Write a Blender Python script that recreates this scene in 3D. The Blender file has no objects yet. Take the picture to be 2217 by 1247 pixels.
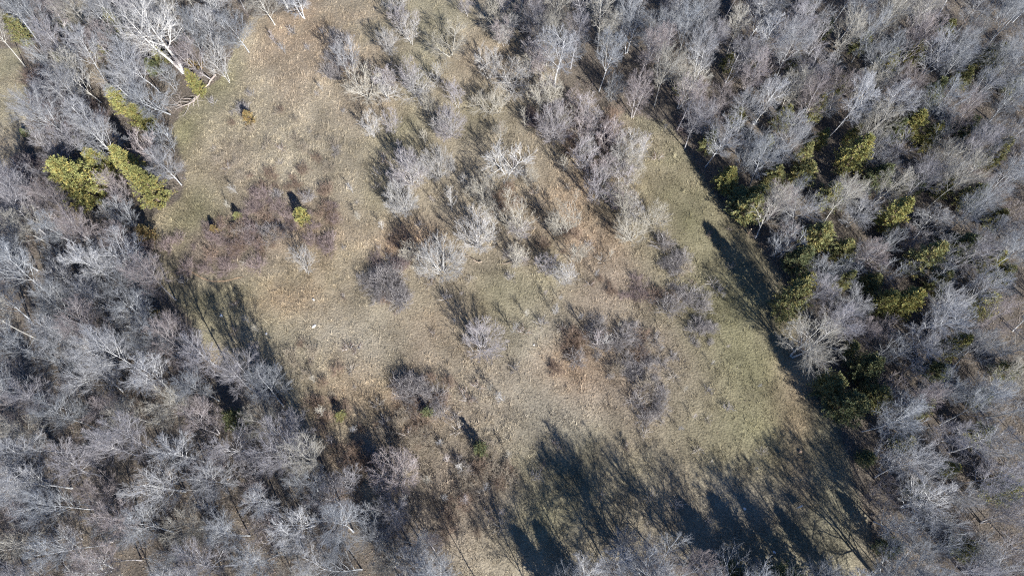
import bpy, math
import numpy as np
from mathutils import Vector

R = math.radians
scene = bpy.context.scene
COL = scene.collection

# ------------------------------------------------------------------ camera
CAM_H = 75.0                # metres above the meadow
TILT = R(21.7)              # from straight down, towards +Y
cam_data = bpy.data.cameras.new('camera')
cam_data.sensor_fit = 'HORIZONTAL'
cam_data.angle = R(72.0)
cam_data.clip_start = 0.5
cam_data.clip_end = 4000
cam = bpy.data.objects.new('camera', cam_data)
cam.location = (0, 0, CAM_H)
cam.rotation_euler = (TILT, 0, 0)
COL.objects.link(cam)
scene.camera = cam

# ------------------------------------------------------------------ sky, sun, exposure
SUN_EL, SUN_AZ = 34.0, 148.0        # azimuth clockwise from +Y
SUN_DIR = Vector((math.sin(R(SUN_AZ)) * math.cos(R(SUN_EL)), math.cos(R(SUN_AZ)) * math.cos(R(SUN_EL)), math.sin(R(SUN_EL))))
world = bpy.data.worlds.new('World')
scene.world = world
world.use_nodes = True
nt = world.node_tree
bg = nt.nodes['Background']
skyn = nt.nodes.new('ShaderNodeTexSky')
skyn.sky_type = 'NISHITA'
skyn.sun_disc = False
skyn.sun_elevation = R(SUN_EL)
skyn.sun_rotation = R(SUN_AZ)
nt.links.new(skyn.outputs[0], bg.inputs[0])
skyn.altitude = 2500
skyn.air_density = 1.0
skyn.dust_density = 0.0
skyn.ozone_density = 10.0
bg.inputs[1].default_value = 0.08
sd = bpy.data.lights.new('sun', 'SUN')
sd.energy = 5.0
sd.angle = R(0.5)
sd.color = (1.0, 0.975, 0.94)
sun = bpy.data.objects.new('sun', sd)
sun.rotation_euler = SUN_DIR.to_track_quat('Z', 'Y').to_euler()
sun.location = (30, -40, 60)
COL.objects.link(sun)
scene.view_settings.view_transform = 'Standard'
scene.view_settings.look = 'None'
scene.view_settings.exposure = 1.12
scene.view_settings.gamma = 1.0
scene.view_settings.use_curve_mapping = False
scene.render.engine = 'CYCLES'
scene.cycles.use_denoising = False
scene.cycles.filter_width = 1.15
scene.cycles.max_bounces = 4
scene.cycles.diffuse_bounces = 3
scene.cycles.sample_clamp_direct = 6.0
scene.cycles.sample_clamp_indirect = 3.0

# ------------------------------------------------------------------ small maths
F_PX = 1108.5 / math.tan(R(36.0))
PX_C, PY_C = 1108.5, 623.5
def ray(px, py):
    u = (px - PX_C) / F_PX; v = -(py - PY_C) / F_PX
    c, s = math.cos(TILT), math.sin(TILT)
    return np.array([u, s + v * c, -c + v * s])          # one unit along the optical axis
def at(px, py, z=0.0):
    """survey point of the photograph -> (x, y) in metres on the level z"""
    d = ray(px, py); t = (CAM_H - z) / -d[2]
    return float(d[0] * t), float(d[1] * t), float(t)     # t = depth along the axis
def at_many(pts):
    return np.array([at(*p)[:2] for p in pts])

_ng = np.random.default_rng(5).random((256, 256))
def vnoise(x, y):
    xi = np.floor(x).astype(int); yi = np.floor(y).astype(int)
    fx = x - xi; fy = y - yi
    fx = fx * fx * (3 - 2 * fx); fy = fy * fy * (3 - 2 * fy)
    a = _ng[xi % 256, yi % 256]; b = _ng[(xi + 1) % 256, yi % 256]
    c = _ng[xi % 256, (yi + 1) % 256]; d = _ng[(xi + 1) % 256, (yi + 1) % 256]
    return (a * (1 - fx) + b * fx) * (1 - fy) + (c * (1 - fx) + d * fx) * fy
def fbm(x, y, s, o=4, off=0.0):
    r = 0; a = 0.5; n = 0
    for k in range(o):
        r = r + a * vnoise(x / s + 17.3 * k + off, y / s + 9.1 * k + off); n += a
        a *= 0.5; s *= 0.5
    return r / n
def inside(poly, x, y):
    x = np.asarray(x, float); y = np.asarray(y, float)
    r = np.zeros(x.shape, bool); n = len(poly)
    for i in range(n):
        x0, y0 = poly[i]; x1, y1 = poly[(i + 1) % n]
        if y0 == y1: continue
        c = ((y0 > y) != (y1 > y)) & (x < (x1 - x0) * (y - y0) / (y1 - y0) + x0)
        r ^= c
    return r
def height(x, y):
    x = np.asarray(x, float); y = np.asarray(y, float)
    return 0.9 * (fbm(x, y, 22.0, 3) - 0.5) + 0.12 * (fbm(x, y, 3.0, 2, 40.) - 0.5)
def h1(x, y):
    return float(height(np.array([x]), np.array([y]))[0])

# ------------------------------------------------------------------ layout of meadow and woods (surveyed outline)
MEADOW = at_many([(545, 45), (600, 30), (650, 15), (700, -60), (850, -90), (1060, -80), (1110, 50), (1210, 190), (1330, 255),
    (1440, 262), (1490, 330), (1545, 405), (1625, 500), (1690, 600), (1715, 680), (1735, 770), (1785, 870), (1830, 960),
    (1862, 1060), (1895, 1160), (1925, 1250), (1900, 1330), (1620, 1270), (1490, 1212), (1290, 1222), (1180, 1290), (1000, 1262),
    (900, 1130), (800, 1085), (715, 1000), (645, 900), (600, 835), (545, 810), (450, 790), (400, 680), (335, 560), (318, 480),
    (395, 425), (392, 330), (375, 285), (415, 235), (478, 172)])
GLADE = at_many([(-160, 60), (40, 108), (62, 200), (52, 320), (0, 372), (-160, 380)])
GLADE2 = at_many([(120, -40), (185, -40), (180, 45), (150, 70), (118, 30)])
def open_ground(x, y):
    wob = 1.2
    xx = x + wob * (fbm(x, y, 5., 3, 3.) - 0.5) * 2; yy = y + wob * (fbm(x, y, 5., 3, 8.) - 0.5) * 2
    return inside(MEADOW, xx, yy) | inside(GLADE, xx, yy) | inside(GLADE2, xx, yy)

# patches of different sward: (px, py, radius x, radius y in px, kind, strength)
PATCH = [
    (430, 500, 90, 130, 'green', .9), (400, 300, 40, 60, 'green', .9), (470, 640, 90, 60, 'green', .7), (470, 180, 40, 40, 'green', .9),
    (1480, 440, 110, 130, 'green', .8), (1590, 640, 90, 180, 'green', .9), (1640, 850, 100, 160, 'green', .8), (1500, 700, 90, 120, 'green', .6),
    (1250, 1020, 160, 90, 'green', .6), (1180, 1100, 90, 80, 'green', .8), (1560, 960, 120, 80, 'green', .5), (860, 300, 70, 60, 'green', .6),
    (820, 420, 40, 60, 'green', .4), (1030, 240, 60, 60, 'green', .4), (1110, 660, 120, 60, 'green', .45), (760, 650, 120, 50, 'green', .35),
    (520, 290, 70, 60, 'green', .4), (1600, 1080, 90, 40, 'pale', .5),
    (620, 320, 130, 120, 'straw', .7), (620, 640, 80, 70, 'rust', .35), (640, 60, 90, 50, 'rust', .2), (560, 560, 70, 40, 'straw', .6),
    (740, 740, 110, 60, 'pale', .8), (1000, 830, 130, 70, 'straw', .4), (1180, 880, 130, 80, 'pale', .7), (1200, 740, 90, 60, 'pale', .6),
    (880, 520, 60, 40, 'rust', .6), (460, 550, 90, 55, 'brush', .9), (600, 480, 90, 60, 'brush', .7), (1300, 380, 90, 60, 'rust', .35),
    (1250, 480, 120, 90, 'rust', .3), (860, 880, 90, 60, 'rust', .35), (720, 850, 60, 80, 'rust', .3), (1000, 1040, 120, 90, 'brush', .6),
    (1390, 790, 100, 90, 'brush', .5), (1240, 790, 70, 50, 'rust', .5), (830, 640, 60, 60, 'straw', .5), (1290, 260, 100, 70, 'brush', .35),
    (680, 520, 80, 60, 'rust', .35), (500, 340, 60, 60, 'brush', .35), (1330, 620, 70, 50, 'brush', .4), (800, 1000, 60, 60, 'brush', .5),
    (960, 690, 90, 60, 'rust', .25), (640, 790, 70, 50, 'straw', .5), (1060, 130, 70, 60, 'rust', .25), (930, 1100, 80, 90, 'brush', .5),
    (1640, 430, 60, 60, 'rust', .35), (1720, 900, 40, 120, 'rust', .3),
]
SW = {'green': (.225, .208, .12), 'straw': (.35, .305, .225), 'pale': (.36, .325, .255), 'rust': (.34, .235, .15), 'brush': (.25, .205, .16)}
def sward(x, y):
    """sward colour at metre positions"""
    x = np.asarray(x, float); y = np.asarray(y, float)
    c = np.empty(x.shape + (3,)); c[:] = (.345, .295, .215)
    n = fbm(x, y, 14., 4, 21.)[..., None]
    c = c * (1 - .0) + (np.array([.255, .245, .16]) - c) * np.clip((n - .52) * 3.0, 0, .6)
    n = fbm(x, y, 9., 4, 77.)[..., None]
    c = c + (np.array([.335, .265, .195]) - c) * np.clip((n - .47) * 3.2, 0, .75)
    for (px, py, rx, ry, k, s) in PATCH:
        X, Y, t = at(px, py); m = t / F_PX
        ax = rx * m * 1.1; ay = ry * m * 1.2
        g = np.exp(-(((x - X) / ax) ** 2 + ((y - Y) / ay) ** 2)) * s * (1.4 if k in ('rust', 'straw', 'brush') else 1.)
        g = np.clip(g * (0.5 + 1.0 * fbm(x, y, 3.5, 3, px * .1)), 0, 1)[..., None]
        c = c + (np.array(SW[k]) - c) * g
    c = c * (.62 + .76 * fbm(x, y, 2.2, 3, 33.))[..., None] * (.86 + .28 * fbm(x, y, 7., 3, 12.))[..., None]
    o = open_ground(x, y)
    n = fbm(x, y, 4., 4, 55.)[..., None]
    wood = np.array([.13, .11, .09]) + (np.array([.20, .17, .135]) - np.array([.13, .11, .09])) * np.clip((n - .35) * 3, 0, 1)  # litter brown, with some of the shade between crowns darkened into the colour
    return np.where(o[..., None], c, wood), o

# ------------------------------------------------------------------ meshes from arrays
def mesh_from(name, verts, faces, mat, smooth=False, color=None):
    verts = np.asarray(verts, np.float32).reshape(-1, 3); faces = np.asarray(faces, np.int32)
    n, k = faces.shape
    me = bpy.data.meshes.new(name)
    me.vertices.add(len(verts)); me.vertices.foreach_set('co', verts.ravel())
    me.loops.add(n * k); me.loops.foreach_set('vertex_index', faces.ravel())
    me.polygons.add(n); me.polygons.foreach_set('loop_start', np.arange(0, n * k, k, dtype=np.int32))
    me.polygons.foreach_set('loop_total', np.full(n, k, np.int32))
    if smooth: me.polygons.foreach_set('use_smooth', np.ones(n, bool))
    if color is not None:
        a = me.color_attributes.new('tint', 'FLOAT_COLOR', 'POINT')
        c = np.ones((len(verts), 4), np.float32); c[:, :3] = color
        a.data.foreach_set('color', c.ravel())
    me.update(calc_edges=True)
    me.materials.append(mat)
    return me
def link(name, data, parent=None):
    o = bpy.data.objects.new(name, data); COL.objects.link(o)
    if parent is not None: o.parent = parent
    return o
def tag(o, label=None, cat=None, group=None, kind=None):
    if label: o['label'] = label
    if cat: o['category'] = cat
    if group: o['group'] = group
    if kind: o['kind'] = kind
    return o

# ------------------------------------------------------------------ materials
def material(name, source, noise_scale=6.0, lo=.75, hi=1.2, rough=.9, bump=0.0, bump_scale=20., hue=None, trans=0.0):
    """source: 'object' = the object's own colour, 'tint' = colour attribute, or an rgb triple"""
    m = bpy.data.materials.new(name); m.use_nodes = True
    t = m.node_tree; N, L = t.nodes, t.links
    p = N['Principled BSDF']; p.inputs['Roughness'].default_value = rough
    p.inputs['Specular IOR Level'].default_value = 0.15
    if source == 'object':
        s = N.new('ShaderNodeObjectInfo').outputs['Color']
    elif source == 'tint':
        a = N.new('ShaderNodeAttribute'); a.attribute_name = 'tint'; s = a.outputs['Color']
    elif source == 'both':
        a = N.new('ShaderNodeAttribute'); a.attribute_name = 'tint'
        mm = N.new('ShaderNodeMix'); mm.data_type = 'RGBA'; mm.blend_type = 'MULTIPLY'; mm.inputs[0].default_value = 1
        L.new(a.outputs['Color'], mm.inputs[6]); L.new(N.new('ShaderNodeObjectInfo').outputs['Color'], mm.inputs[7]); s = mm.outputs[2]
    else:
        r = N.new('ShaderNodeRGB'); r.outputs[0].default_value = (*source, 1); s = r.outputs[0]
    tc = N.new('ShaderNodeTexCoord')
    nz = N.new('ShaderNodeTexNoise'); nz.inputs['Scale'].default_value = noise_scale; nz.inputs['Detail'].default_value = 4
    L.new(tc.outputs['Object'], nz.inputs['Vector'])
    mr = N.new('ShaderNodeMapRange'); mr.inputs[1].default_value = .3; mr.inputs[2].default_value = .7
    mr.inputs[3].default_value = lo; mr.inputs[4].default_value = hi
    L.new(nz.outputs[0], mr.inputs[0])
    vm = N.new('ShaderNodeVectorMath'); vm.operation = 'SCALE'
    L.new(s, vm.inputs[0]); L.new(mr.outputs[0], vm.inputs['Scale'])
    L.new(vm.outputs[0], p.inputs['Base Color'])
    if bump:
        n2 = N.new('ShaderNodeTexNoise'); n2.inputs['Scale'].default_value = bump_scale; n2.inputs['Detail'].default_value = 6
        L.new(tc.outputs['Object'], n2.inputs['Vector'])
        b = N.new('ShaderNodeBump'); b.inputs['Strength'].default_value = bump; b.inputs['Distance'].default_value = .12
        L.new(n2.outputs[0], b.inputs['Height']); L.new(b.outputs[0], p.inputs['Normal'])
    return m
M_BARK = material('bark', 'object', 2.5, .7, 1.2, .9, .5, 30.)
M_TWIG = material('twig_bark', 'object', 1.2, .75, 1.25, .85)
M_CEDAR = material('cedar_foliage', 'both', 1.4, .7, 1.3, .8)
M_GROUND = material('soil_and_thatch', 'tint', 5.0, .6, 1.15, 1.0, 1.0, 5.)
M_GRASS = material('grass_blades', 'tint', .9, .85, 1.12, .9)
M_LEAF = material('dead_leaves', 'tint', 3.0, .8, 1.15, .8)
M_WOOD = material('weathered_wood', 'object', 5.0, .75, 1.15, .9, .4, 25.)
M_STONE = material('pale_stone', 'object', 6.0, .8, 1.1, .9, .5, 14.)
M_DIRT = material('bare_dirt', (.31, .225, .145), 6.0, .75, 1.2, 1.0, .6, 20.)

# ------------------------------------------------------------------ ground: one sheet to the horizon
def axis(a, b, step):
    core = np.arange(a, b + step * .5, step)
    out = []; d = step; x = b
    while x < 1500: d *= 1.35; x += d; out.append(x)
    inn = []; d = step; x = a
    while x > -1500: d *= 1.35; x -= d; inn.append(x)
    return np.array(inn[::-1] + list(core) + out)
gx = axis(-82, 82, .45); gy = axis(-26, 88, .45)
GX, GY = np.meshgrid(gx, gy)
fade = np.clip(1 - (np.hypot(GX, GY - 35) - 140) / 100, 0, 1)
GZ = height(GX, GY) * fade
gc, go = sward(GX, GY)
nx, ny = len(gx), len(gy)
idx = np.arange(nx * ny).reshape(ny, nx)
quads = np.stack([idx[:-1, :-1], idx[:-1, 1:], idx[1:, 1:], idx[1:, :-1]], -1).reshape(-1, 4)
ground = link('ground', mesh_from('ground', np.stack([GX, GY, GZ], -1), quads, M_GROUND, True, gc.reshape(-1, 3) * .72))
ground['kind'] = 'structure'

# ------------------------------------------------------------------ tubes and branching
def unit(v):
    return v / np.maximum(np.linalg.norm(v, axis=-1, keepdims=True), 1e-9)
def tubes(P, Rr, k):
    """P (n, m, 3) polylines, Rr (n, m) radii -> verts, quads of k-sided tubes"""
    n, m, _ = P.shape
    T = np.empty_like(P); T[:, 1:-1] = P[:, 2:] - P[:, :-2]; T[:, 0] = P[:, 1] - P[:, 0]; T[:, -1] = P[:, -1] - P[:, -2]
    T = unit(T)
    ref = np.where(np.abs(T[:, :1, 2:3]) < .8, np.array([0, 0, 1.]), np.array([1., 0, 0]))
    A = unit(np.cross(T, np.broadcast_to(ref, T.shape))); B = np.cross(T, A)
    th = np.arange(k) * 2 * math.pi / k
    V = P[:, :, None] + Rr[:, :, None, None] * (A[:, :, None] * np.cos(th)[:, None] + B[:, :, None] * np.sin(th)[:, None])
    base = (np.arange(n)[:, None, None] * m + np.arange(m - 1)[None, :, None]) * k
    j = np.arange(k)[None, None]; j2 = (j + 1) % k
    q = np.stack([base + j, base + j2, base + k + j2, base + k + j], -1).reshape(-1, 4)
    return V.reshape(-1, 3), q
def join(parts):
    vs, fs, o = [], [], 0
    for v, f in parts:
        vs.append(v); fs.append(f + o); o += len(v)
    return np.concatenate(vs), np.concatenate(fs)
def run(rng, p, d, L, r, nseg, wig, trop, tip=.35):
    n = len(p); P = [p]; q = p; D = unit(d)
    for s in range(nseg):
        D = unit(D + rng.normal(0, wig, (n, 3)) + np.array([0, 0, trop]))
        q = q + D * (L / nseg)[:, None]; P.append(q)
    P = np.stack(P, 1)
    Rr = r[:, None] * (1 - (1 - tip) * np.linspace(0, 1, nseg + 1))[None]
    return P, Rr
def spawn(rng, P, Rr, L, n, t0, t1, ang, ratio, rmul, rmin, taper=.5):
    """n children on every polyline"""
    N, m, _ = P.shape
    t = t0 + (t1 - t0) * (np.arange(n)[None] + rng.random((N, n))) / n
    f = np.clip(t * (m - 1), 0, m - 1.001); i = f.astype(int); f = (f - i)[..., None]
    a = np.arange(N)[:, None]
    p = P[a, i] * (1 - f) + P[a, i + 1] * f
    T = unit(P[a, i + 1] - P[a, i])
    az = rng.random((N, 1)) * 6.28 + np.arange(n)[None] * 2.4 + rng.normal(0, .4, (N, n))
    ref = np.where(np.abs(T[..., 2:3]) < .85, np.array([0, 0, 1.]), np.array([1., 0, 0]))
    A = unit(np.cross(T, ref)); B = np.cross(T, A)
    side = A * np.cos(az)[..., None] + B * np.sin(az)[..., None]
    an = R(ang) * (1 + rng.normal(0, .22, (N, n)))
    D = T * np.cos(an)[..., None] + side * np.sin(an)[..., None]
    rr = Rr[a, i] * (1 - f[..., 0]) + Rr[a, i + 1] * f[..., 0]
    l = L[:, None] * ratio * (1 - taper * (t - t0) / max(t1 - t0, 1e-6)) * rng.uniform(.7, 1.25, (N, n))
    return p.reshape(-1, 3), D.reshape(-1, 3), l.ravel(), np.maximum(rr * rmul, rmin).ravel()

PROTO = {}
def finish(kind, stem_parts, twig_parts, mat_stem=None, D=None):
    sv, sf = join(stem_parts); tv, tf = join(twig_parts)
    r = np.hypot(tv[:, 0] - np.median(tv[:, 0]), tv[:, 1] - np.median(tv[:, 1]))
    me_s = mesh_from(kind + '_trunk', sv, sf, mat_stem or M_BARK, True)
    me_t = mesh_from(kind + '_crown', tv, tf, M_TWIG, False)
    PROTO.setdefault(kind, []).append(dict(stem=me_s, crown=me_t, D=D or 2 * float(np.percentile(r, 84)), zc=float(np.median(tv[:, 2])),
        off=(float(np.median(tv[:, 0])), float(np.median(tv[:, 1]))), H=float(tv[:, 2].max())))

def reach(p, d, a, zc, b):
    """distance from p along d to the crown's dome (an ellipsoid)"""
    k = np.array([1 / a, 1 / a, 1 / b]); q = (p - np.array([0, 0, zc])) * k; e = unit(d) * k
    A = (e * e).sum(-1); B = (q * e).sum(-1); C = (q * q).sum(-1) - 1
    return np.maximum((-B + np.sqrt(np.maximum(B * B - A * C, 0))) / A, .0)
def make_tree(kind, seed, H, a, zc, b, bole=.3, nstem=1, spread=.0, r0=.12, limbs=9, limb_ang=48, l2=8, l3=8, l4=8, a2=38, a3=34, a4=32,
              wig=.07, trop=.06, rt=.008, ratio2=.55, ratio3=.5, ratio4=.5, vary=False, floor=.25, low=.7):
    rng = np.random.default_rng(seed)
    th = rng.random() * 6.28 + np.arange(nstem) * 6.28 / max(nstem, 1) + rng.normal(0, .3, nstem)
    sp = spread * (np.sqrt((np.arange(nstem) + .6) / nstem) * 1.15 if vary else np.ones(nstem))
    if vary: th = np.arange(nstem) * 2.4 + rng.normal(0, .25, nstem)
    d = np.stack([np.cos(th) * sp, np.sin(th) * sp, np.ones(nstem)], -1) + rng.normal(0, .05, (nstem, 3))
    p = np.stack([np.cos(th) * .1 * (nstem > 1), np.sin(th) * .1 * (nstem > 1), np.full(nstem, -.3)], -1)
    L0 = np.maximum(reach(p + unit(d) * .5, d, a, zc, b), H * .4) * rng.uniform(low + .06, .96, nstem)
    P0, R0 = run(rng, p, d, L0, np.full(nstem, r0) * rng.uniform(.75, 1.1, nstem), 9, wig * .6, .03, .2)
    R0[:, 0] *= 1.4; R0[:, 1] *= 1.08
    p, d, l, r = spawn(rng, P0, R0, L0, limbs, bole, .97, limb_ang, 1., .6, .022, .3)
    l = np.clip(reach(p, d, a, zc, b), floor * 2, H * .7) * rng.uniform(low, 1.02, len(l))
    P1, R1 = run(rng, p, d, l, r, 6, wig, trop, .3)
    p, d, l, r = spawn(rng, P1, R1, l, l2, .12, .97, a2, ratio2, .62, rt * 2.1, .3)
    l = np.clip(np.minimum(l, reach(p, d, a, zc, b)), floor, 9) * rng.uniform(.85, 1.1, len(l))
    P2, R2 = run(rng, p, d, l, r, 4, wig, trop * .8, .45)
    p, d, l, r = spawn(rng, P2, R2, l, l3, .12, 1., a3, ratio3, .62, rt * 1.15, .3)
    l = np.clip(np.minimum(l, reach(p, d, a, zc, b) + floor), floor, 9)
    P3, R3 = run(rng, p, d, l, r, 2, wig, trop * .8, .6)
    p, d, l, r = spawn(rng, P3, R3, l, l4, .1, 1., a4, ratio4, .75, rt * .8, .25)
    P4, R4 = run(rng, p, d, np.maximum(l, floor * .7), r, 1, wig, trop, .55)
    finish(kind, [tubes(P0, R0, 8), tubes(P1, R1, 5), tubes(P2, R2, 3)], [tubes(P3, R3, 3), tubes(P4, R4, 3)], None, 2 * a)

for s in range(4):      # low forking, dome shaped fans of the meadow: many straight stems from one foot
    make_tree('fan', 100 + s, 8., 3.3, 4.3, 3.9, bole=.14, nstem=12 + s, spread=.85, r0=.066, limbs=4, limb_ang=24, l2=6, l3=5, l4=3, a2=26, a3=27, a4=27, wig=.05, trop=.02, vary=True, rt=.0095, low=.5)
for s in range(4):      # low wide meadow trees forking near the ground
    make_tree('low', 150 + s, 7., 3.9, 3.5, 3.5, bole=.10, nstem=2 + s % 2, spread=.38, r0=.10, limbs=8 - s % 2, limb_ang=50, l2=8, l3=6, l4=4, a2=34, a3=30, a4=28, wig=.085, rt=.009, low=.5)
for s in range(5):      # broad old trees with forking limbs
    make_tree('oak', 200 + s, 10., 4.0, 6.0, 4.2, bole=.22, nstem=1 + (s % 2), spread=.22, r0=.13, limbs=14 - 6 * (s % 2), limb_ang=52, l2=9, l3=7, l4=8, wig=.085, a2=38, a3=32, a4=30)
for s in range(6):      # tall woodland trees
    make_tree('tall', 300 + s, 13., 3.3, 8.8, 4.3, bole=.38, nstem=1, r0=.115, limbs=13, limb_ang=42, l2=9, l3=7, l4=8, wig=.065, a2=34, a3=30, a4=28, rt=.0085)
for s in range(3):      # slim thin crowned trees
    make_tree('slim', 400 + s, 6.5, 2.2, 3.9, 2.7, bole=.16, nstem=2 + s % 2, spread=.3, r0=.045, limbs=8, limb_ang=38, l2=6, l3=5, l4=4, a2=32, a3=30, a4=28, wig=.06, rt=.0085, low=.5)
for s in range(3):      # saplings: a whip with a few ascending rods
    make_tree('sapling', 500 + s, 3.6, .8, 2.1, 1.6, bole=.15, nstem=1, r0=.026, limbs=8, limb_ang=28, l2=4, l3=3, l4=2, wig=.06, trop=.14, floor=.15)
make_tree('giant', 610, 14., 4.6, 10., 4.6, bole=.5, nstem=2, spread=.06, r0=.30, limbs=8, limb_ang=44, l2=8, l3=7, l4=6, wig=.09, rt=.010)

def make_shrub(kind, seed, Rad, H, stems, sub, sub2, arch, rt):
    rng = np.random.default_rng(seed)
    a = rng.random(stems) * 6.28; q = Rad * .75 * np.sqrt(rng.random(stems))
    p = np.stack([np.cos(a) * q, np.sin(a) * q, np.full(stems, -.05)], -1)
    d = np.stack([np.cos(a) * q / Rad * .7, np.sin(a) * q / Rad * .7, np.full(stems, 1.)], -1) + rng.normal(0, .28, (stems, 3))
    L = H * rng.uniform(.65, 1.2, stems)
    P0, R0 = run(rng, p, d, L, np.full(stems, rt * 2.3), 5, .14, arch, .5)
    p, d, l, r = spawn(rng, P0, R0, L, sub, .2, 1., 45, .5, .7, rt, .3)
    P1, R1 = run(rng, p, d, l, r, 3, .2, arch * .6, .6)
    p, d, l, r = spawn(rng, P1, R1, l, sub2, .1, 1., 48, .5, .8, rt * .8, .3)
    P2, R2 = run(rng, p, d, l, r, 2, .2, 0, .6)
    finish(kind, [tubes(P0, R0, 4)], [tubes(P1, R1, 3), tubes(P2, R2, 3)], M_TWIG)
for s in range(5):
    make_shrub('shrub', 700 + s, 1.3, 2.3, 30, 6, 4, -.06, .0135)
for s in range(3):
    make_shrub('weed', 750 + s, .28, .75, 14, 4, 2, -.02, .007)

def make_cedar(kind, seed, H, Rad, nb, spr, point=1.0):
    rng = np.random.default_rng(seed)
    P0, R0 = run(rng, np.array([[0, 0, -.2]]), np.array([[0, 0, 1.]]), np.array([H]), np.array([.022 * H + .02]), 8, .02, 0, .1)
    z = (np.arange(nb) + rng.random(nb)) / nb
    z = .05 + .93 * z
    prof = np.minimum(1, (1 - z) ** .75 * 1.35 * point + .05) * np.minimum(1, .6 + z * 2.2)
    a = np.arange(nb) * 2.4 + rng.normal(0, .35, nb)
    L = Rad * prof * rng.uniform(.7, 1.15, nb)
    # uneven sides
    L *= 1 + .22 * np.sin(a * 2 + rng.random() * 6) * rng.random(nb)
    up = .35 + .9 * z
    D = np.stack([np.cos(a), np.sin(a), up * rng.uniform(.6, 1.2, nb)], -1)
    p = np.stack([np.zeros(nb), np.zeros(nb), z * H - L * .25], -1)
    P1, R1 = run(rng, p, D, L, np.full(nb, .018), 4, .1, .03, .3)
    sp, sdir, sl, _ = spawn(rng, P1, R1, np.full(nb, 1.), spr, .25, 1.02, 42, .38, .5, .01, .35)
    # each spray: a plume of narrow leaf blades
    nbld = 11; n = len(sp)
    sl = np.clip(sl, .18, .5) * (Rad / 2.0) ** .5
    t = rng.random((n, nbld)) * .8
    base = sp[:, None] + unit(sdir)[:, None] * (sl[:, None] * t)[..., None]
    bd = unit(unit(sdir)[:, None] + rng.normal(0, .5, (n, nbld, 3)) + np.array([0, 0, .25]))
    ln = sl[:, None] * rng.uniform(.45, .9, (n, nbld)); w = .025 * rng.uniform(.7, 1.4, (n, nbld)) * (Rad / 2.0) ** .4
    sd_ = unit(np.cross(bd, rng.normal(0, 1, (n, nbld, 3))))
    V = np.stack([base - sd_ * w[..., None] * .5, base + bd * ln[..., None] * .55 - sd_ * w[..., None], base + bd * ln[..., None], base + bd * ln[..., None] * .55 + sd_ * w[..., None]], 2).reshape(-1, 3)
    Fq = np.arange(len(V)).reshape(-1, 4)
    c = rng.uniform(.65, 1.25, (n, 1, 1)) * rng.uniform(.8, 1.2, (n, nbld, 1)) * np.ones(3)
    warm = (rng.random((n, 1)) < .3)[..., None] * np.array([.22, .0, -.1])
    c = c * (1 + warm)
    c = np.repeat(c.reshape(-1, 3), 4, 0)
    tv, tf = tubes(P1, R1, 3); sv, sf = join([tubes(P0, R0, 6), (tv, tf)])
    PROTO.setdefault(kind, []).append(dict(stem=mesh_from(kind + '_trunk', sv, sf, M_BARK, True), crown=mesh_from(kind + '_crown', V, Fq, M_CEDAR, False, c),
        D=2 * Rad * .95, zc=H * .45, off=(0, 0), H=H))
for s in range(4): make_cedar('cedar', 800 + s, 6.2, 2.1, 130, 14)
for s in range(2): make_cedar('spire', 850 + s, 7.5, 1.8, 130, 12)
for s in range(2): make_cedar('cub', 880 + s, 2.8, 1.0, 60, 9)

# ------------------------------------------------------------------ placing things
_r = np.random.default_rng(11)
COUNT = {}
def place(kind, name, x, y, scale, label, cat, group=None, stem_col=None, crown_col=None, pick=None, zs=1.0, parts=('trunk', 'crown'), rot=None, lean=.05):
    ps = PROTO[kind]; i = COUNT.get(kind, 0); COUNT[kind] = i + 1
    pr = ps[(i if pick is None else pick) % len(ps)]
    e = bpy.data.objects.new(name, None); e.empty_display_size = .3; COL.objects.link(e)
    e.location = (x, y, h1(x, y)); e.scale = (scale, scale, scale * zs)
    e.rotation_euler = (_r.normal(0, lean), _r.normal(0, lean), _r.random() * 6.28 if rot is None else rot)
    tag(e, label, cat, group)
    jit = _r.uniform(.8, 1.18)
    for nm, me, c in ((parts[0], pr['stem'], stem_col), (parts[1], pr['crown'], crown_col)):
        o = link(nm, me, e)
        o.color = (c[0] * jit, c[1] * jit, c[2] * jit, 1)
        if nm in ('twigs', 'stalks'): o['kind'] = 'stuff'
    return e
def sized(kind, px, py, dpx, i=0, zs=1.0):
    """ground position and scale for a crown seen at a survey point with a given width"""
    pr = PROTO[kind][i % len(PROTO[kind])]; s = 1.0
    for _ in range(3):
        x, y, t = at(px, py, s * pr['zc'] * zs)
        s = dpx * t / F_PX / pr['D']
    return x, y, s

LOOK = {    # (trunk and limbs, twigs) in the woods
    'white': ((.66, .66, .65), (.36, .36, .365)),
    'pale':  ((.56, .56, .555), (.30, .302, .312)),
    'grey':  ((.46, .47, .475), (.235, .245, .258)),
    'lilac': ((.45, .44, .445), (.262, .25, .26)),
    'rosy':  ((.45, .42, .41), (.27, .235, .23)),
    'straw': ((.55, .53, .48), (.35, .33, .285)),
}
FIELD = {   # paler, warmer-toned trees of the meadow
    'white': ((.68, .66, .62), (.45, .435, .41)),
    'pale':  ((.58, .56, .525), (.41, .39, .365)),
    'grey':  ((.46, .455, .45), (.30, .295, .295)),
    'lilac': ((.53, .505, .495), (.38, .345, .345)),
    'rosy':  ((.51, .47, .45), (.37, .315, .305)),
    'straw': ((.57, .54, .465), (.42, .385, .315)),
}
TAKEN = []; SEEN = [(388, 135, 28), (362, 100, 32), (340, 65, 34), (20, 140, 80), (10, 215, 90), (10, 300, 80), (150, 40, 30), (440, 200, 36)]
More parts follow.
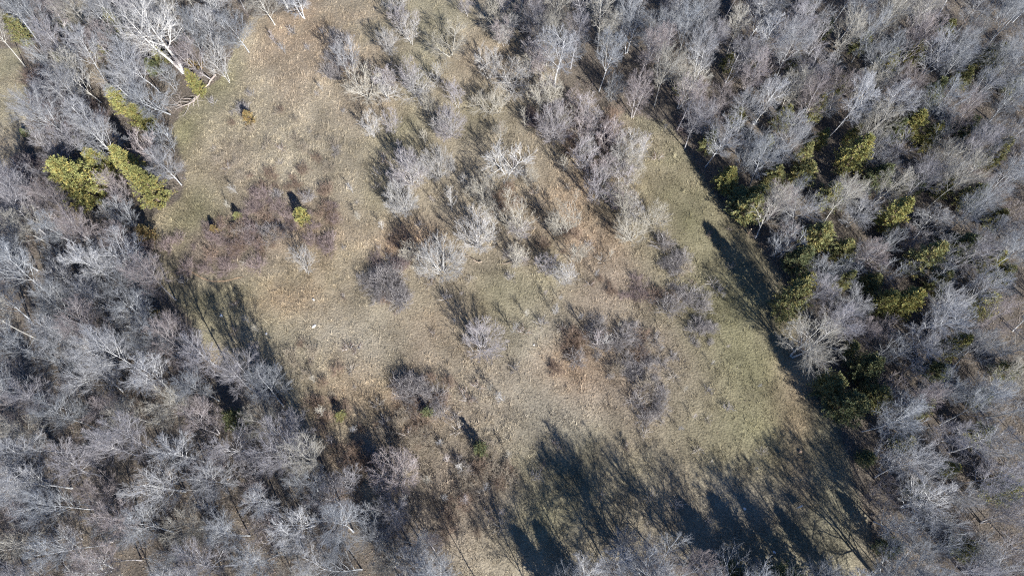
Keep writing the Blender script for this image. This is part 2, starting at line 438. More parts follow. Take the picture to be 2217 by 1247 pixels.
# ---- trees of the meadow and its edge: crown centre x, y, crown width, shape, look, label
TREES = [
    (972, 84, 122, 'oak', 'straw', 'broad straw-tinted bare tree shading brown grass beside the brushy tree line'),
    (1077, 34, 95, 'oak', 'straw', 'bare tawny tree at the head of the diagonal tree line'),
    (742, 112, 75, 'slim', 'grey', 'thin grey tree above a patch of deep shadow on the upper meadow'),
    (786, 182, 110, 'oak', 'straw', 'wide bare tree joined on one side to the white-limbed tree'),
    (832, 188, 90, 'oak', 'white', 'bare tree with a bright white trunk and crooked limbs'),
    (893, 180, 105, 'oak', 'pale', 'pale bare tree whose crown meets the white-trunked tree'),
    (986, 199, 55, 'slim', 'lilac', 'small lilac-grey tree between three broad pale trees'),
    (1108, 168, 110, 'oak', 'pale', 'large pale bare tree standing over a branching black shadow'),
    (1056, 218, 95, 'oak', 'straw', 'low straw-coloured spreading tree touching a larger pale tree'),
    (972, 268, 78, 'fan', 'lilac', 'fan-shaped lilac tree beside shadow branches like antlers'),
    (1178, 200, 80, 'slim', 'straw', 'thin straw-coloured tree on the brushy tree line'),
    (1201, 268, 92, 'fan', 'lilac', 'dome-shaped lilac-grey tree in front of dark brush'),
    (1098, 345, 138, 'oak', 'white', 'wide tree with white forking limbs and lilac twigs on one side'),
    (883, 372, 90, 'fan', 'lilac', 'upright lilac-grey tree in a pair, long streaked shadow behind'),
    (945, 358, 78, 'fan', 'pale', 'pale narrow tree beside the upright lilac-grey tree'),
    (872, 436, 80, 'fan', 'white', 'small white-stemmed tree with its shadow fanning towards the meadow'),
    (1033, 506, 104, 'fan', 'pale', 'many-stemmed pale tree with a row of upright white stems'),
    (952, 563, 112, 'fan', 'white', 'starburst-shaped white tree beside rust-brown brush'),
    (1124, 470, 88, 'slim', 'straw', 'thin tawny tree next to the many-stemmed pale tree'),
    (1225, 478, 78, 'slim', 'straw', 'thin pale tree with a solid dark shadow at its back'),
    (1373, 497, 84, 'fan', 'straw', 'round straw-coloured bush-like tree on the edge of the grass strip'),
    (1353, 432, 82, 'slim', 'straw', 'open thin-crowned tree above the round straw-coloured tree'),
    (1360, 325, 90, 'fan', 'pale', 'pale feathery tree at the end of the tree line'),
    (1262, 330, 70, 'slim', 'lilac', 'thin lilac tree in the tangled middle of the tree line'),
    (1296, 398, 80, 'slim', 'lilac', 'lilac thin tree at the lower end of the tangled tree line'),
    (1320, 290, 70, 'slim', 'rosy', 'rosy thin tree between the tree line and the grass strip'),
    (1232, 590, 55, 'slim', 'pale', 'small pale tree with a long double stripe of shadow'),
    (1258, 548, 55, 'slim', 'straw', 'little straw-coloured tree behind a small pale tree'),
    (1041, 738, 104, 'fan', 'lilac', 'lone pale lilac tree in the open middle of the meadow'),
    (647, 565, 66, 'slim', 'pale', 'slender white-stemmed tree near the narrow dirt path'),
    (855, 1026, 116, 'fan', 'rosy', 'round rosy-grey tree casting a long narrow forked shadow'),
    (508, 815, 130, 'oak', 'lilac', 'lilac-grey tree with a white forked trunk at the wood edge'),
    (380, 742, 128, 'oak', 'rosy', 'rosy-grey broad tree at the wood edge above tall shadows'),
    (264, 548, 138, 'oak', 'pale', 'big pale tree with radiating white limbs over dark cedar shade'),
    (356, 358, 105, 'oak', 'pale', 'whitish round tree next to tall yellow-green cedars'),
    (310, 322, 70, 'slim', 'rosy', 'rosy twiggy tree behind the whitish round tree'),
    (240, 398, 70, 'slim', 'rosy', 'rosy brush-like tree squeezed between two yellow-green cedars'),
    (332, 198, 110, 'oak', 'grey', 'grey leaning tree beside the fallen trunk at the bank'),
    (468, 128, 75, 'slim', 'white', 'whitish many-branched tree rooted at the end of the fallen trunk'),
    (512, 60, 100, 'oak', 'grey', 'broad grey crown at the corner of the upper meadow'),
    (436, 55, 90, 'oak', 'white', 'white-trunked tree beside the twin-trunked giant'),
    (455, 5, 95, 'oak', 'white', 'tall white-limbed tree behind the white-trunked pair'),
    (575, 8, 90, 'oak', 'straw', 'tawny tree beyond the upper end of the meadow'),
    (640, -8, 80, 'oak', 'pale', 'pale tree at the far gap of the upper meadow'),
    (858, -5, 85, 'oak', 'pale', 'pale crown at the far end of the upper meadow'),
    (1208, 108, 105, 'tall', 'pale', 'pale leaning tree at the front of the dense wood by the tree line'),
    (1763, 735, 158, 'oak', 'straw', 'very broad straw-grey tree overhanging the dark wood edge'),
    (1864, 718, 80, 'oak', 'rosy', 'small rosy-tipped tree beside the very broad straw-grey tree'),
    (1844, 652, 95, 'oak', 'pale', 'pale tree between two groups of yellow-green cedars'),
    (1790, 578, 85, 'oak', 'grey', 'grey feathery tree behind the cedar with the long pointed shadow'),
    (1750, 452, 118, 'oak', 'pale', 'large pale tree behind the cedars of the straight wood edge'),
    (1864, 460, 84, 'oak', 'pale', 'pale tree with thick limbs beside a tall olive cedar'),
    (2016, 486, 96, 'oak', 'white', 'bright white-limbed tree deep in the cedar wood'),
    (1895, 550, 84, 'oak', 'rosy', 'rosy round tree next to a black gap in the wood'),
    (1955, 516, 70, 'oak', 'rosy', 'rosy tree overlapping a tall olive cedar'),
    (1900, 190, 105, 'oak', 'straw', 'fan of straw-white branches in the upper wood'),
    (2060, 650, 90, 'tall', 'pale', 'pale tree among cedars with blue-white branch tips'),
    (1975, 752, 108, 'oak', 'pale', 'wide pale fan of branches over a dark hollow in the wood'),
    (1910, 320, 90, 'oak', 'pale', 'pale curling-limbed tree below the brightest cedar of the wood'),
    (1675, 70, 105, 'tall', 'white', 'tall tree with a straight white trunk and forked top in the upper wood'),
    (1560, 215, 110, 'oak', 'rosy', 'rosy-limbed spreading tree near the upper end of the grass strip'),
    (1350, 1200, 110, 'oak', 'grey', 'grey tree at the foot of the great branching shadow'),
    (1440, 1190, 110, 'oak', 'lilac', 'grey-blue tree beside a pool of black shade at the meadow foot'),
    (1655, 1240, 70, 'oak', 'grey', 'pale crown beyond the darkest shade at the meadow foot'),
    (1395, 1245, 100, 'oak', 'lilac', 'lilac tree behind the grey pair at the meadow foot'),
    (797, 1167, 110, 'oak', 'grey', 'grey spreading tree at the wood corner beside dark shade'),
    (851, 1221, 100, 'oak', 'straw', 'straw-grey tree over a small olive cedar at the wood corner'),
    (935, 1190, 80, 'oak', 'rosy', 'rosy-grey small tree at the foot of the wood corner'),
    (590, 975, 150, 'oak', 'lilac', 'broad lilac domed tree at the edge of the wood'),
    (715, 1085, 130, 'oak', 'lilac', 'lilac tree leaning to the shaded edge of the wood'),
    (655, 1050, 110, 'oak', 'grey', 'grey tree behind the broad lilac domed tree'),
]
LIMBCAT = 'tree'
for n, (px, py, dpx, kind, look, label) in enumerate(TREES):
    i = n
    if kind == 'oak' and inside(MEADOW, *[np.array([q]) for q in at(px, py)[:2]])[0] and py < 1100: kind = 'low'
    zs = {'low': .95, 'oak': .95, 'fan': 1.1, 'slim': 1.2, 'tall': .9}[kind]
    if py > 1150 and px > 1200: zs = 1.2
    if px < 1000 and 700 < py < 1060 and kind == 'oak': zs = 1.4
    x, y, s = sized(kind, px, py, dpx, i, zs)
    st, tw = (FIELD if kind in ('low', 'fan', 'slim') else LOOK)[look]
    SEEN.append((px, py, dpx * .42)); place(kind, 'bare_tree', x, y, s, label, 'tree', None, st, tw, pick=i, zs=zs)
    TAKEN.append((x, y, dpx / 2 * at(px, py)[2] / F_PX * .8))
# twin-trunked giant
x, y, _ = at(399, 158)
g = place('giant', 'bare_tree', x, y, .86, 'giant white-barked tree with two long bare trunks', 'tree', None, (.62, .60, .56), (.36, .35, .335), pick=0, rot=2.2, lean=.0)
TAKEN.append((x, y, 3.0))

# ---- cedars: x, y, width, shape, colour, label
CC = {'yellow': (.275, .28, .105), 'olive': (.235, .245, .11), 'green': (.15, .175, .09), 'rust': (.27, .215, .10)}
CEDARS = [
    (165, 392, 108, 'cedar', 'yellow', 'largest yellow-green cedar, broad and rounded, by the upper glade wood'),
    (213, 352, 62, 'cedar', 'yellow', 'yellow-green cedar touching the largest cedar of its clump'),
    (284, 358, 66, 'spire', 'yellow', 'narrow yellow-green cedar beside the whitish round tree'),
    (318, 408, 70, 'spire', 'yellow', 'tall yellow-green cedar at the meadow edge below the whitish tree'),
    (258, 221, 48, 'spire', 'yellow', 'slim yellow-green cedar in the brown thicket, upper of two'),
    (305, 257, 56, 'cedar', 'yellow', 'round yellow-green cedar in the brown thicket, lower of two'),
    (177, 315, 34, 'cedar', 'olive', 'small dark olive cedar in the lilac brush'),
    (420, 150, 34, 'cub', 'rust', 'small orange-tinted cedar under the giant white trunks'),
    (424, 184, 38, 'spire', 'yellow', 'bright yellow-green cedar above the fallen trunk'),
    (539, 257, 30, 'cub', 'rust', 'small orange-yellow cedar alone in the upper meadow'),
    (653, 471, 40, 'cub', 'yellow', 'small yellow cedar with a blunt black shadow in the brown brush'),
    (515, 470, 22, 'cub', 'olive', 'tiny olive cedar at the edge of the brown brush'),
    (465, 497, 22, 'cub', 'rust', 'tiny orange-based cedar above the purple-brown bramble patch'),
    (737, 901, 28, 'cub', 'olive', 'small olive cedar beside the long forked tree shadow'),
    (1040, 972, 40, 'cub', 'green', 'dark green cedar in tangled scrub with a stout black shadow'),
    (925, 892, 30, 'cub', 'green', 'small dark green cedar inside the grey bramble'),
    (337, 683, 34, 'cub', 'rust', 'small rust-brown cedar at the base of tall shadows'),
    (317, 507, 42, 'cub', 'rust', 'rust-tinted cedar beside the big radiating pale tree'),
    (505, 908, 58, 'cedar', 'green', 'dark green cedar behind the forked lilac-grey tree'),
    (332, 146, 34, 'cedar', 'green', 'dark green cedar beside the giant white trunks'),
    (350, 124, 34, 'cedar', 'olive', 'olive cedar half hidden behind the giant white trunks'),
    (248, 55, 40, 'spire', 'olive', 'olive cedar casting a black shadow in the upper copse'),
    (128, 126, 26, 'cub', 'olive', 'little cedar at the end of a black shadow in the copse'),
    (35, 62, 44, 'spire', 'olive', 'olive cedar seen through a bare crown by the glade'),
    (215, 114, 34, 'cub', 'yellow', 'sparse yellow cedar inside the upper copse'),
    (52, 288, 18, 'cub', 'green', 'tiny dark cedar standing in the open glade'),
    (1575, 388, 60, 'cedar', 'yellow', 'round bright cedar at the corner of the straight wood edge'),
    (1618, 452, 72, 'cedar', 'olive', 'olive cedar on the straight wood edge above a wooden post'),
    (1770, 515, 76, 'cedar', 'olive', 'large olive cedar behind the wood edge, brown at its tips'),
    (1730, 562, 70, 'cedar', 'green', 'dark green cedar in shade behind the long pointed shadow'),
    (1713, 652, 84, 'spire', 'olive', 'tall cedar casting a long pointed shadow over the grass strip'),
    (1827, 607, 42, 'spire', 'olive', 'slim olive cedar between pale trees'),
    (1911, 657, 62, 'cedar', 'yellow', 'yellow cedar of a close pair inside the wood, smaller one'),
    (1960, 655, 74, 'cedar', 'yellow', 'yellow cedar of a close pair inside the wood, larger one'),
    (1935, 468, 68, 'spire', 'yellow', 'tall yellow-olive cedar overlapped by a rosy tree'),
    (1972, 274, 68, 'cedar', 'yellow', 'brightest lime-green cedar in the upper wood'),
    (1935, 285, 50, 'cedar', 'green', 'dark shaded cedar touching the brightest lime-green one'),
    (1851, 336, 70, 'spire', 'yellow', 'large tawny-green cedar in the middle of the upper wood'),
    (1844, 292, 36, 'spire', 'yellow', 'small pointed cedar just above a large tawny-green cedar'),
    (1780, 302, 34, 'spire', 'yellow', 'small bright cedar beside rosy brush in the upper wood'),
    (1743, 335, 44, 'spire', 'olive', 'olive cedar of irregular outline in the upper wood'),
    (1834, 878, 96, 'cedar', 'green', 'large dark green cedar at the shaded wood edge'),
    (1874, 797, 80, 'cedar', 'green', 'dark green cedar below a wide pale fan of branches'),
    (1841, 755, 40, 'cub', 'olive', 'small olive cedar under the very broad straw-grey tree'),
]
WOODCEDARS = [(1639, 125, 30), (1790, 57, 28), (1925, 128, 44), (2147, 125, 60), (1770, 226, 38), (1659, 306, 34), (1905, 378, 52), (2016, 293, 40),
    (2087, 162, 40), (1746, 372, 52), (2012, 553, 62), (2086, 529, 58), (2137, 657, 56), (2124, 935, 46), (2184, 1059, 60), (2093, 1184, 50),
    (1932, 1184, 44), (1745, 610, 48), (2160, 470, 40), (2000, 880, 44), (1640, 420, 50), 
    (1600, 425, 46), (2060, 1010, 34), (1800, 830, 60), (1890, 610, 44), (1540, 300, 36), (2095, 270, 40), (2200, 180, 36), (1700, 250, 40), (1820, 180, 34), (2050, 60, 40), (1720, 130, 30), (1600, 250, 34), (2050, 400, 46), (2160, 330, 44), (1800, 420, 52),
    (1980, 400, 44), (2080, 740, 50), (2190, 800, 46), (1900, 860, 60), (1960, 960, 40), (1880, 990, 36), (2150, 560, 50), (2040, 610, 44), (1830, 540, 50), (1680, 380, 46), (2020, 200, 46), (1990, 110, 40), (1870, 90, 40), (2110, 420, 44), (2180, 590, 40), (2030, 800, 44), (2130, 860, 40), (1990, 1060, 38), (1580, 130, 30), (1480, 180, 28)]
for n, (px, py, dpx, kind, colr, label) in enumerate(CEDARS):
    zs = .95
    x, y, s = sized(kind, px, py, dpx, n, zs)
    SEEN.append((px, py, dpx * .5 + (34 if colr in ('yellow', 'rust') else 16)))
    place(kind, 'cedar_tree', x, y, s, label, 'cedar', None, (.24, .18, .14), CC[colr], pick=n, zs=zs, lean=.03)
    TAKEN.append((x, y, dpx / 2 * at(px, py)[2] / F_PX * .9))
for n, (px, py, dpx) in enumerate(WOODCEDARS):
    dpx *= 1.28; SEEN.append((px, py, dpx * .5))
    kind = ('cedar', 'spire', 'cedar')[n % 3]
    x, y, s = sized(kind, px, py, dpx, n)
    colr = ('olive', 'green', 'yellow', 'olive', 'olive')[n % 5]
    place(kind, 'cedar_tree', x, y, s, '%s %s %s cedar half hidden under bare crowns of the cedar wood' % ('small' if dpx < 50 else 'middling' if dpx < 60 else 'large', 'pointed' if kind == 'spire' else 'rounded', {'yellow': 'yellow-olive', 'green': 'dark green', 'olive': 'olive'}[colr]), 'cedar', 'half hidden cedars of the cedar wood', (.24, .18, .14), CC[colr], pick=n, zs=.78, lean=.03)
    TAKEN.append((x, y, dpx / 2 * at(px, py)[2] / F_PX * .9))
# cedars past the meadow foot, whose shadows fall into the meadow
for n, (px, py, dpx, kind) in enumerate([(1690, 1262, 90, 'cedar'), (1786, 1296, 74, 'spire'), (1890, 1335, 76, 'spire'), (1620, 1275, 90, 'cedar'), 
        (1285, 1335, 90, 'cedar'), (1225, 1325, 80, 'cedar'), (1590, 1240, 66, 'cedar')]):
    x, y, s = sized(kind, px, py, dpx, n)
    place(kind, 'cedar_tree', x, y, s, 'dark cedar of the row past the meadow foot throwing solid blue shade', 'cedar', 'cedar row past the meadow foot', (.24, .18, .14), CC['green'], pick=n, zs=1.1, lean=.02)
    TAKEN.append((x, y, 2.0))

# ---- woodland fill: individual bare trees, nearer ones first
def woods():
    rng = np.random.default_rng(77)
    pts = []
    tk = np.array(TAKEN); sn = np.array(SEEN)
    tries = rng.uniform((-70, -19), (78, 82), (30000, 2))
    op = inside(MEADOW, tries[:, 0], tries[:, 1]) | inside(GLADE, tries[:, 0], tries[:, 1]) | inside(GLADE2, tries[:, 0], tries[:, 1])
    # inside the view plus the belt that throws shade into it
    c, s = math.cos(TILT), math.sin(TILT)
    zc = 7.0
    dz = CAM_H - zc
    depth = tries[:, 1] * s + dz * c
    u = PX_C + F_PX * tries[:, 0] / depth
    v = PY_C - F_PX * (tries[:, 1] * c - dz * s) / depth
    ok = (~op) & (u > -70) & (u < 2217 + 190) & (v > -70) & (v < 1247 + 200)
    for (x, y), uu, vv in zip(tries[ok], u[ok], v[ok]):
        if ((tk[:, 0] - x) ** 2 + (tk[:, 1] - y) ** 2 < (tk[:, 2] * .6 + .9) ** 2).any(): continue
        if (np.hypot(sn[:, 0] - uu, sn[:, 1] - vv) < sn[:, 2]).any(): continue
        far = uu < -10 or uu > 2240 or vv < -10 or vv > 1270
        dmin = 4.8 if far else 2.85
        if pts and (((np.array(pts)[:, 0] - x) ** 2 + (np.array(pts)[:, 1] - y) ** 2) < dmin ** 2).any(): continue
        pts.append((x, y, uu, vv))
    return pts
W = woods()
CEDXY = np.array([(o.location.x, o.location.y) for o in bpy.data.objects if o.name.startswith('cedar_tree')])
EDGE = np.concatenate([np.linspace(q[i], q[(i + 1) % len(q)], 12) for q in (MEADOW, GLADE) for i in range(len(q))])
_w = np.random.default_rng(31)
NAMES = {'pale': 'pale grey', 'grey': 'ash grey', 'lilac': 'lilac-brown', 'rosy': 'rosy-brown', 'straw': 'straw-grey', 'white': 'whitish'}
for (x, y, u, v) in W:
    if x > 6:
        wood = 'cedar-dotted wood'; grp = 'bare trees of the cedar-dotted wood'
        looks, pr = ['pale', 'grey', 'lilac', 'rosy', 'straw', 'white'], [.26, .28, .14, .14, .10, .08]
    elif y > 42:
        wood = 'copse round the twin-trunked giant'; grp = 'bare trees of the copse round the giant'
        looks, pr = ['pale', 'grey', 'lilac', 'rosy', 'straw'], [.2, .2, .25, .2, .15]
    else:
        wood = 'open wood without cedars'; grp = 'bare trees of the open wood'
        looks, pr = ['pale', 'grey', 'lilac', 'rosy', 'straw', 'white'], [.25, .28, .16, .11, .13, .07]
    look = looks[_w.choice(len(looks), p=pr)]
    kind = ('tall', 'oak')[_w.choice(2, p=[.58, .42])]
    D = {'tall': _w.uniform(3.6, 5.3), 'oak': _w.uniform(3.9, 5.8), 'slim': _w.uniform(3.2, 4.4)}[kind]
    i = int(_w.integers(0, 12)); prt = PROTO[kind][i % len(PROTO[kind])]
    s = D / prt['D']; Ht = {'tall': _w.uniform(9, 12.5), 'oak': _w.uniform(7.5, 10.5), 'slim': _w.uniform(5, 8)}[kind]
    st, tw = LOOK[look]
    form = {'tall': 'tall high-crowned', 'oak': 'broad spreading', 'slim': 'small slender'}[kind]
    mdist = np.hypot(EDGE[:, 0] - x, EDGE[:, 1] - y).min()
    cdist = np.hypot(CEDXY[:, 0] - x, CEDXY[:, 1] - y).min()
    spot = 'on the open rim' if mdist < 4.5 else ('touching a cedar' if cdist < 4.2 else ('near a cedar' if cdist < 8 else 'among other bare trees'))
    place(kind, 'bare_tree', x, y, s, '%s %s tree %s of the %s' % (form, NAMES[look], spot, wood), 'tree', grp, st, tw, pick=i, zs=Ht / prt['H'] / s, lean=.06)

# ---- young trees filling the gaps under and between the big crowns of the woods
_y = np.random.default_rng(123); ybase = [(x, y) for x, y, u, v in W]; k = 0; tries = 0
while k < 150 and tries < 9000:
    tries += 1
    px, py = _y.uniform(0, 2217), _y.uniform(0, 1247)
    x, y, t = at(px, py, 3.5)
    X, Y = np.array([x]), np.array([y])
    if inside(MEADOW, X, Y)[0] or inside(GLADE, X, Y)[0]: continue
    if min((x - a) ** 2 + (y - b) ** 2 for a, b in ybase) < 1.9 ** 2: continue
    if any((px - a) ** 2 + (py - b) ** 2 < (c * .8) ** 2 for a, b, c in SEEN): continue
    ybase.append((x, y)); look = ('grey', 'lilac', 'rosy', 'pale', 'grey')[k % 5]
    wood = 'cedar-dotted wood' if x > 6 else ('copse round the twin-trunked giant' if y > 42 else 'open wood without cedars')
    pr = PROTO['slim'][k % 3]; st, tw = LOOK[look]
    place('slim', 'young_tree', x, y, _y.uniform(2.8, 4.2) / pr['D'], 'slender young %s tree %s in the %s' % (NAMES[look], 'close to a cedar' if np.hypot(CEDXY[:, 0] - x, CEDXY[:, 1] - y).min() < 4 else 'by the open rim' if np.hypot(EDGE[:, 0] - x, EDGE[:, 1] - y).min() < 5 else 'between bare crowns', wood), 'young tree', 'young trees of the ' + wood, st, tw, pick=k, zs=_y.uniform(.95, 1.3))
    k += 1
# ---- wispy young trees in the broad band across the upper meadow
BAND = at_many([(690, 40), (1060, 10), (1130, 120), (1400, 330), (1420, 470), (1330, 600), (1160, 640), (900, 600), (850, 480), (800, 330), (700, 200)])
k = 0; bpts = []
while k < 46:
    px, py = _y.uniform(690, 1420), _y.uniform(10, 640); x, y, t = at(px, py)
    if not inside(BAND, np.array([x]), np.array([y]))[0]: continue
    if any((x - a) ** 2 + (y - b) ** 2 < 3.2 for a, b in bpts): continue
    bpts.append((x, y)); look = ('straw', 'pale', 'lilac', 'straw')[k % 4]; st, tw = FIELD[look]
    kind = 'sapling' if k % 3 == 0 else 'slim'; pr = PROTO[kind][k % 3]
    d = _y.uniform(1.2, 2.0) if kind == 'sapling' else _y.uniform(2.0, 3.6)
    place(kind, 'young_tree', x, y, d / pr['D'], 'wispy %s young tree among the scattered trees of the meadow' % NAMES[look], 'young tree', 'wispy young trees of the meadow', st, tw, pick=k, zs=_y.uniform(.9, 1.2))
    k += 1
# ---- thin trees crowding the diagonal tree line, and tall trees past the meadow foot that throw lacy shade
_l = np.random.default_rng(64)
for k in range(26):
    f = (k + _l.random()) / 26
    px = 1075 + (1400 - 1075) * f + _l.normal(0, 26); py = 20 + (470 - 20) * f + _l.normal(0, 22)
    x, y, s = sized('slim', px, py, _l.uniform(45, 75), k, .95)
    st, tw = FIELD[('lilac', 'straw', 'rosy', 'pale')[k % 4]]
    place('slim', 'bare_tree', x, y, s, 'thin %s bare tree crowding the diagonal tree line' % ('lilac-grey', 'straw-coloured', 'rosy', 'pale')[k % 4], 'tree', 'thin trees of the diagonal tree line', st, tw, pick=k, zs=.95)
for k, (px, py, H) in enumerate([(1420, 1275, 13), (1560, 1300, 12), (1730, 1290, 11), (1900, 1250, 11), (1210, 1285, 9), (1640, 1310, 12), (1820, 1300, 11)]):
    x, y, t = at(px, py); pr = PROTO['oak'][k % 5]
    st, tw = LOOK['grey']
    place('oak', 'bare_tree', x, y, H / pr['H'], 'tall grey tree past the meadow foot throwing lacy branch shade', 'tree', 'tall trees past the meadow foot', st, tw, pick=k, zs=1.0)

# ---- shrubs and thickets of the meadow: x, y, spread in px, number, plant width m, look, name, group/label
BR = {'purple': ((.36, .30, .285), (.245, .19, .18)), 'grey': ((.46, .435, .415), (.265, .245, .24)), 'brown': ((.34, .27, .215), (.25, .18, .135)), 'tan': ((.36, .30, .23), (.37, .32, .25))}
THICK = [
    (465, 545, 110, 58, 22, 1.7, 'purple', 'purple-brown bramble of the big patch above the dirt path', 'big purple bramble patch'),
    (545, 520, 70, 40, 12, 1.7, 'brown', 'brown bramble filling in between the purple patch and the yellow cedar', 'brown brambles by the purple patch'),
    (690, 500, 60, 50, 10, 1.7, 'purple', 'purple-brown bramble past the small yellow cedar', 'brambles past the small yellow cedar'),
    (580, 400, 70, 30, 8, 1.5, 'brown', 'low brown bramble along the rim of the tussocky grass', 'brown brambles rimming the tussocks'),
    (720, 880, 44, 66, 10, 1.6, 'brown', 'brown bush between the wood edge and the forked shadow', 'brown bushes by the forked shadow'),
    (860, 560, 40, 30, 5, 1.7, 'purple', 'dark purple bush behind the starburst-shaped white tree', 'dark bushes behind the starburst tree'),
    (570, 470, 66, 44, 16, 1.8, 'purple', 'purple-brown bramble near the small yellow cedar', 'brambles round the small yellow cedar'),
    (700, 440, 60, 50, 8, 1.5, 'brown', 'brown low bush beyond the small yellow cedar', 'brown bushes beyond the yellow cedar'),
    (613, 515, 34, 30, 4, 1.8, 'grey', 'grey arching bush behind the slender white-stemmed tree', 'grey bushes behind the slender tree'),
    (838, 632, 48, 50, 14, 2.1, 'grey', 'grey bramble of the mound with a dark upper rim', 'grey bramble mound'),
    (875, 535, 40, 25, 5, 1.7, 'brown', 'rust-brown bush beside the starburst-shaped white tree', 'rust-brown bushes by the starburst tree'),
    (1312, 617, 20, 20, 3, 1.4, 'brown', 'small brown bush of a loose group on the grass', 'loose brown bushes'),
    (1363, 632, 30, 26, 4, 1.7, 'purple', 'dark twiggy bush between brown and grey scrub', 'dark bushes between the scrub'),
    (1447, 570, 34, 44, 8, 2.0, 'grey', 'grey scrub bush below the round straw-coloured tree', 'grey scrub below the round tree'),
    (1455, 640, 44, 34, 10, 2.0, 'grey', 'grey feathery bush near the middle of the grass strip', 'feathery bushes by the grass strip'),
    (1525, 700, 30, 48, 8, 1.9, 'grey', 'grey bush at the edge of the mown-looking grass strip', 'bushes edging the grass strip'),
    (1245, 755, 34, 30, 6, 1.9, 'brown', 'brown bush throwing a blue-black shadow in the lower meadow', 'brown bushes of the lower meadow'),
    (1195, 785, 14, 20, 2, 1.3, 'brown', 'isolated rust-brown bush with a dark tuft on top', 'rust-brown bushes apart from the thicket'),
    (1300, 725, 30, 26, 5, 1.8, 'grey', 'grey tangled bush at the head of the lower thicket', 'bushes at the head of the lower thicket'),
    (1385, 775, 76, 60, 26, 1.7, 'grey', 'grey tangled bush of the lower thicket', 'lower thicket'),
    (1415, 865, 40, 46, 11, 1.6, 'grey', 'silver-grey bush at the tail of the lower thicket', 'tail of the lower thicket'),
    (905, 872, 46, 46, 14, 2.2, 'grey', 'grey bramble round the small dark green cedar', 'brambles round the dark green cedar'),
    (760, 1000, 50, 60, 9, 1.5, 'brown', 'brown brush bush at the shaded lower wood edge', 'brush at the shaded lower wood edge'),
    (870, 940, 50, 40, 7, 1.5, 'tan', 'tan brush bush between the forked shadow and the grey bramble', 'tan brush by the grey bramble'),
    (960, 850, 20, 30, 3, 1.5, 'brown', 'thin brown brush near the grey bramble', 'thin brown brush'),
    (1050, 1010, 60, 60, 16, 1.6, 'tan', 'tan scrub bush in the tangle around a dark green cedar', 'tan scrub round a dark green cedar'),
    (930, 960, 34, 40, 5, 1.5, 'tan', 'tan scrub bush beside the stout black shadow', 'tan scrub by the stout shadow'),
    (985, 1120, 70, 60, 5, 1.4, 'brown', 'brown brush in the shaded lower corner', 'brown brush of the shaded corner'),
    (1270, 300, 60, 70, 16, 1.9, 'purple', 'purple-brown brush under the diagonal tree line', 'brush under the diagonal tree line'),
    (1180, 250, 50, 50, 9, 1.8, 'purple', 'dark brush behind the dome-shaped lilac tree', 'dark brush behind the dome-shaped tree'),
    (730, 130, 34, 44, 7, 2.0, 'grey', 'grey brush under the thin grey tree of the upper meadow', 'grey brush of the upper meadow'),
    (500, 340, 50, 40, 6, 1.3, 'tan', 'low tan bush in the tussocky grass', 'low tan bushes in tussocks'),
    (600, 270, 60, 50, 5, 1.2, 'tan', 'low tan bush of the upper meadow', 'low tan bushes of the upper meadow'),
    (510, 245, 24, 24, 3, 1.5, 'grey', 'grey wispy bush beside the orange-yellow cedar', 'wispy bushes by the orange-yellow cedar'),
    (690, 340, 60, 40, 6, 1.4, 'tan', 'tan tufted bush in the straw-coloured grass', 'tufted bushes in straw grass'),
    (640, 780, 50, 40, 5, 1.2, 'tan', 'low tan bush near the wood edge shadows', 'low bushes near the wood edge'),
    (1215, 520, 40, 40, 4, 1.3, 'brown', 'brown bush near a short black shadow', 'brown bushes near the short shadow'),
    (1090, 440, 40, 40, 5, 1.6, 'brown', 'brown undergrowth bush between pale meadow trees', 'undergrowth between the pale meadow trees'),
    (790, 960, 40, 60, 6, 1.5, 'brown', 'brown bush along the shaded wood edge', 'bushes along the shaded wood edge'),
    (1130, 560, 24, 14, 3, 1.6, 'grey', 'bare arched bush bowed to the ground over dark shade', 'bowed bushes'),
    (1500, 275, 30, 25, 4, 1.6, 'purple', 'dark bush at the upper end of the grass strip', 'bushes at the upper end of the strip'),
    (60, 385, 50, 40, 8, 2.0, 'purple', 'lilac brush bush below the open glade', 'brush below the glade'),
    (120, 200, 50, 70, 14, 2.2, 'purple', 'lilac-brown brush bush between the glade and the copse', 'brush between glade and copse'),
    (180, 270, 60, 50, 12, 2.2, 'purple', 'lilac-brown brush bush round the copse cedars', 'brush round the copse cedars'),
    (220, 160, 60, 50, 9, 2.0, 'tan', 'tan brush bush under the copse', 'tan brush of the copse'),
]
_s = np.random.default_rng(91)
for (px, py, sx, sy, n, wm, look, label, grp) in THICK:
    st, tw = BR[look]; n = int(n * 1.4 + .5)
    for k in range(n):
        a = _s.random() * 6.28; q = (math.sqrt((k + .5) / n) if n > 2 else k * .8) * _s.uniform(.75, 1.3)
        x, y, t = at(px + math.cos(a) * q * sx, py + math.sin(a) * q * sy)
        d = wm * _s.uniform(.45, 1.35); i = int(_s.integers(0, 5))
        s = d / PROTO['shrub'][i]['D']
        lk, lt = BR[look if _s.random() < .8 else ('brown', 'grey', 'tan')[k % 3]]
        place('shrub', {'purple': 'bramble_bush', 'grey': 'scrub_bush', 'brown': 'brown_bush', 'tan': 'low_bush'}[look], x, y, s, label, 'bush', grp, lk, lt, pick=i, zs=_s.uniform(.85, 1.45), parts=('canes', 'twigs'), lean=.08)

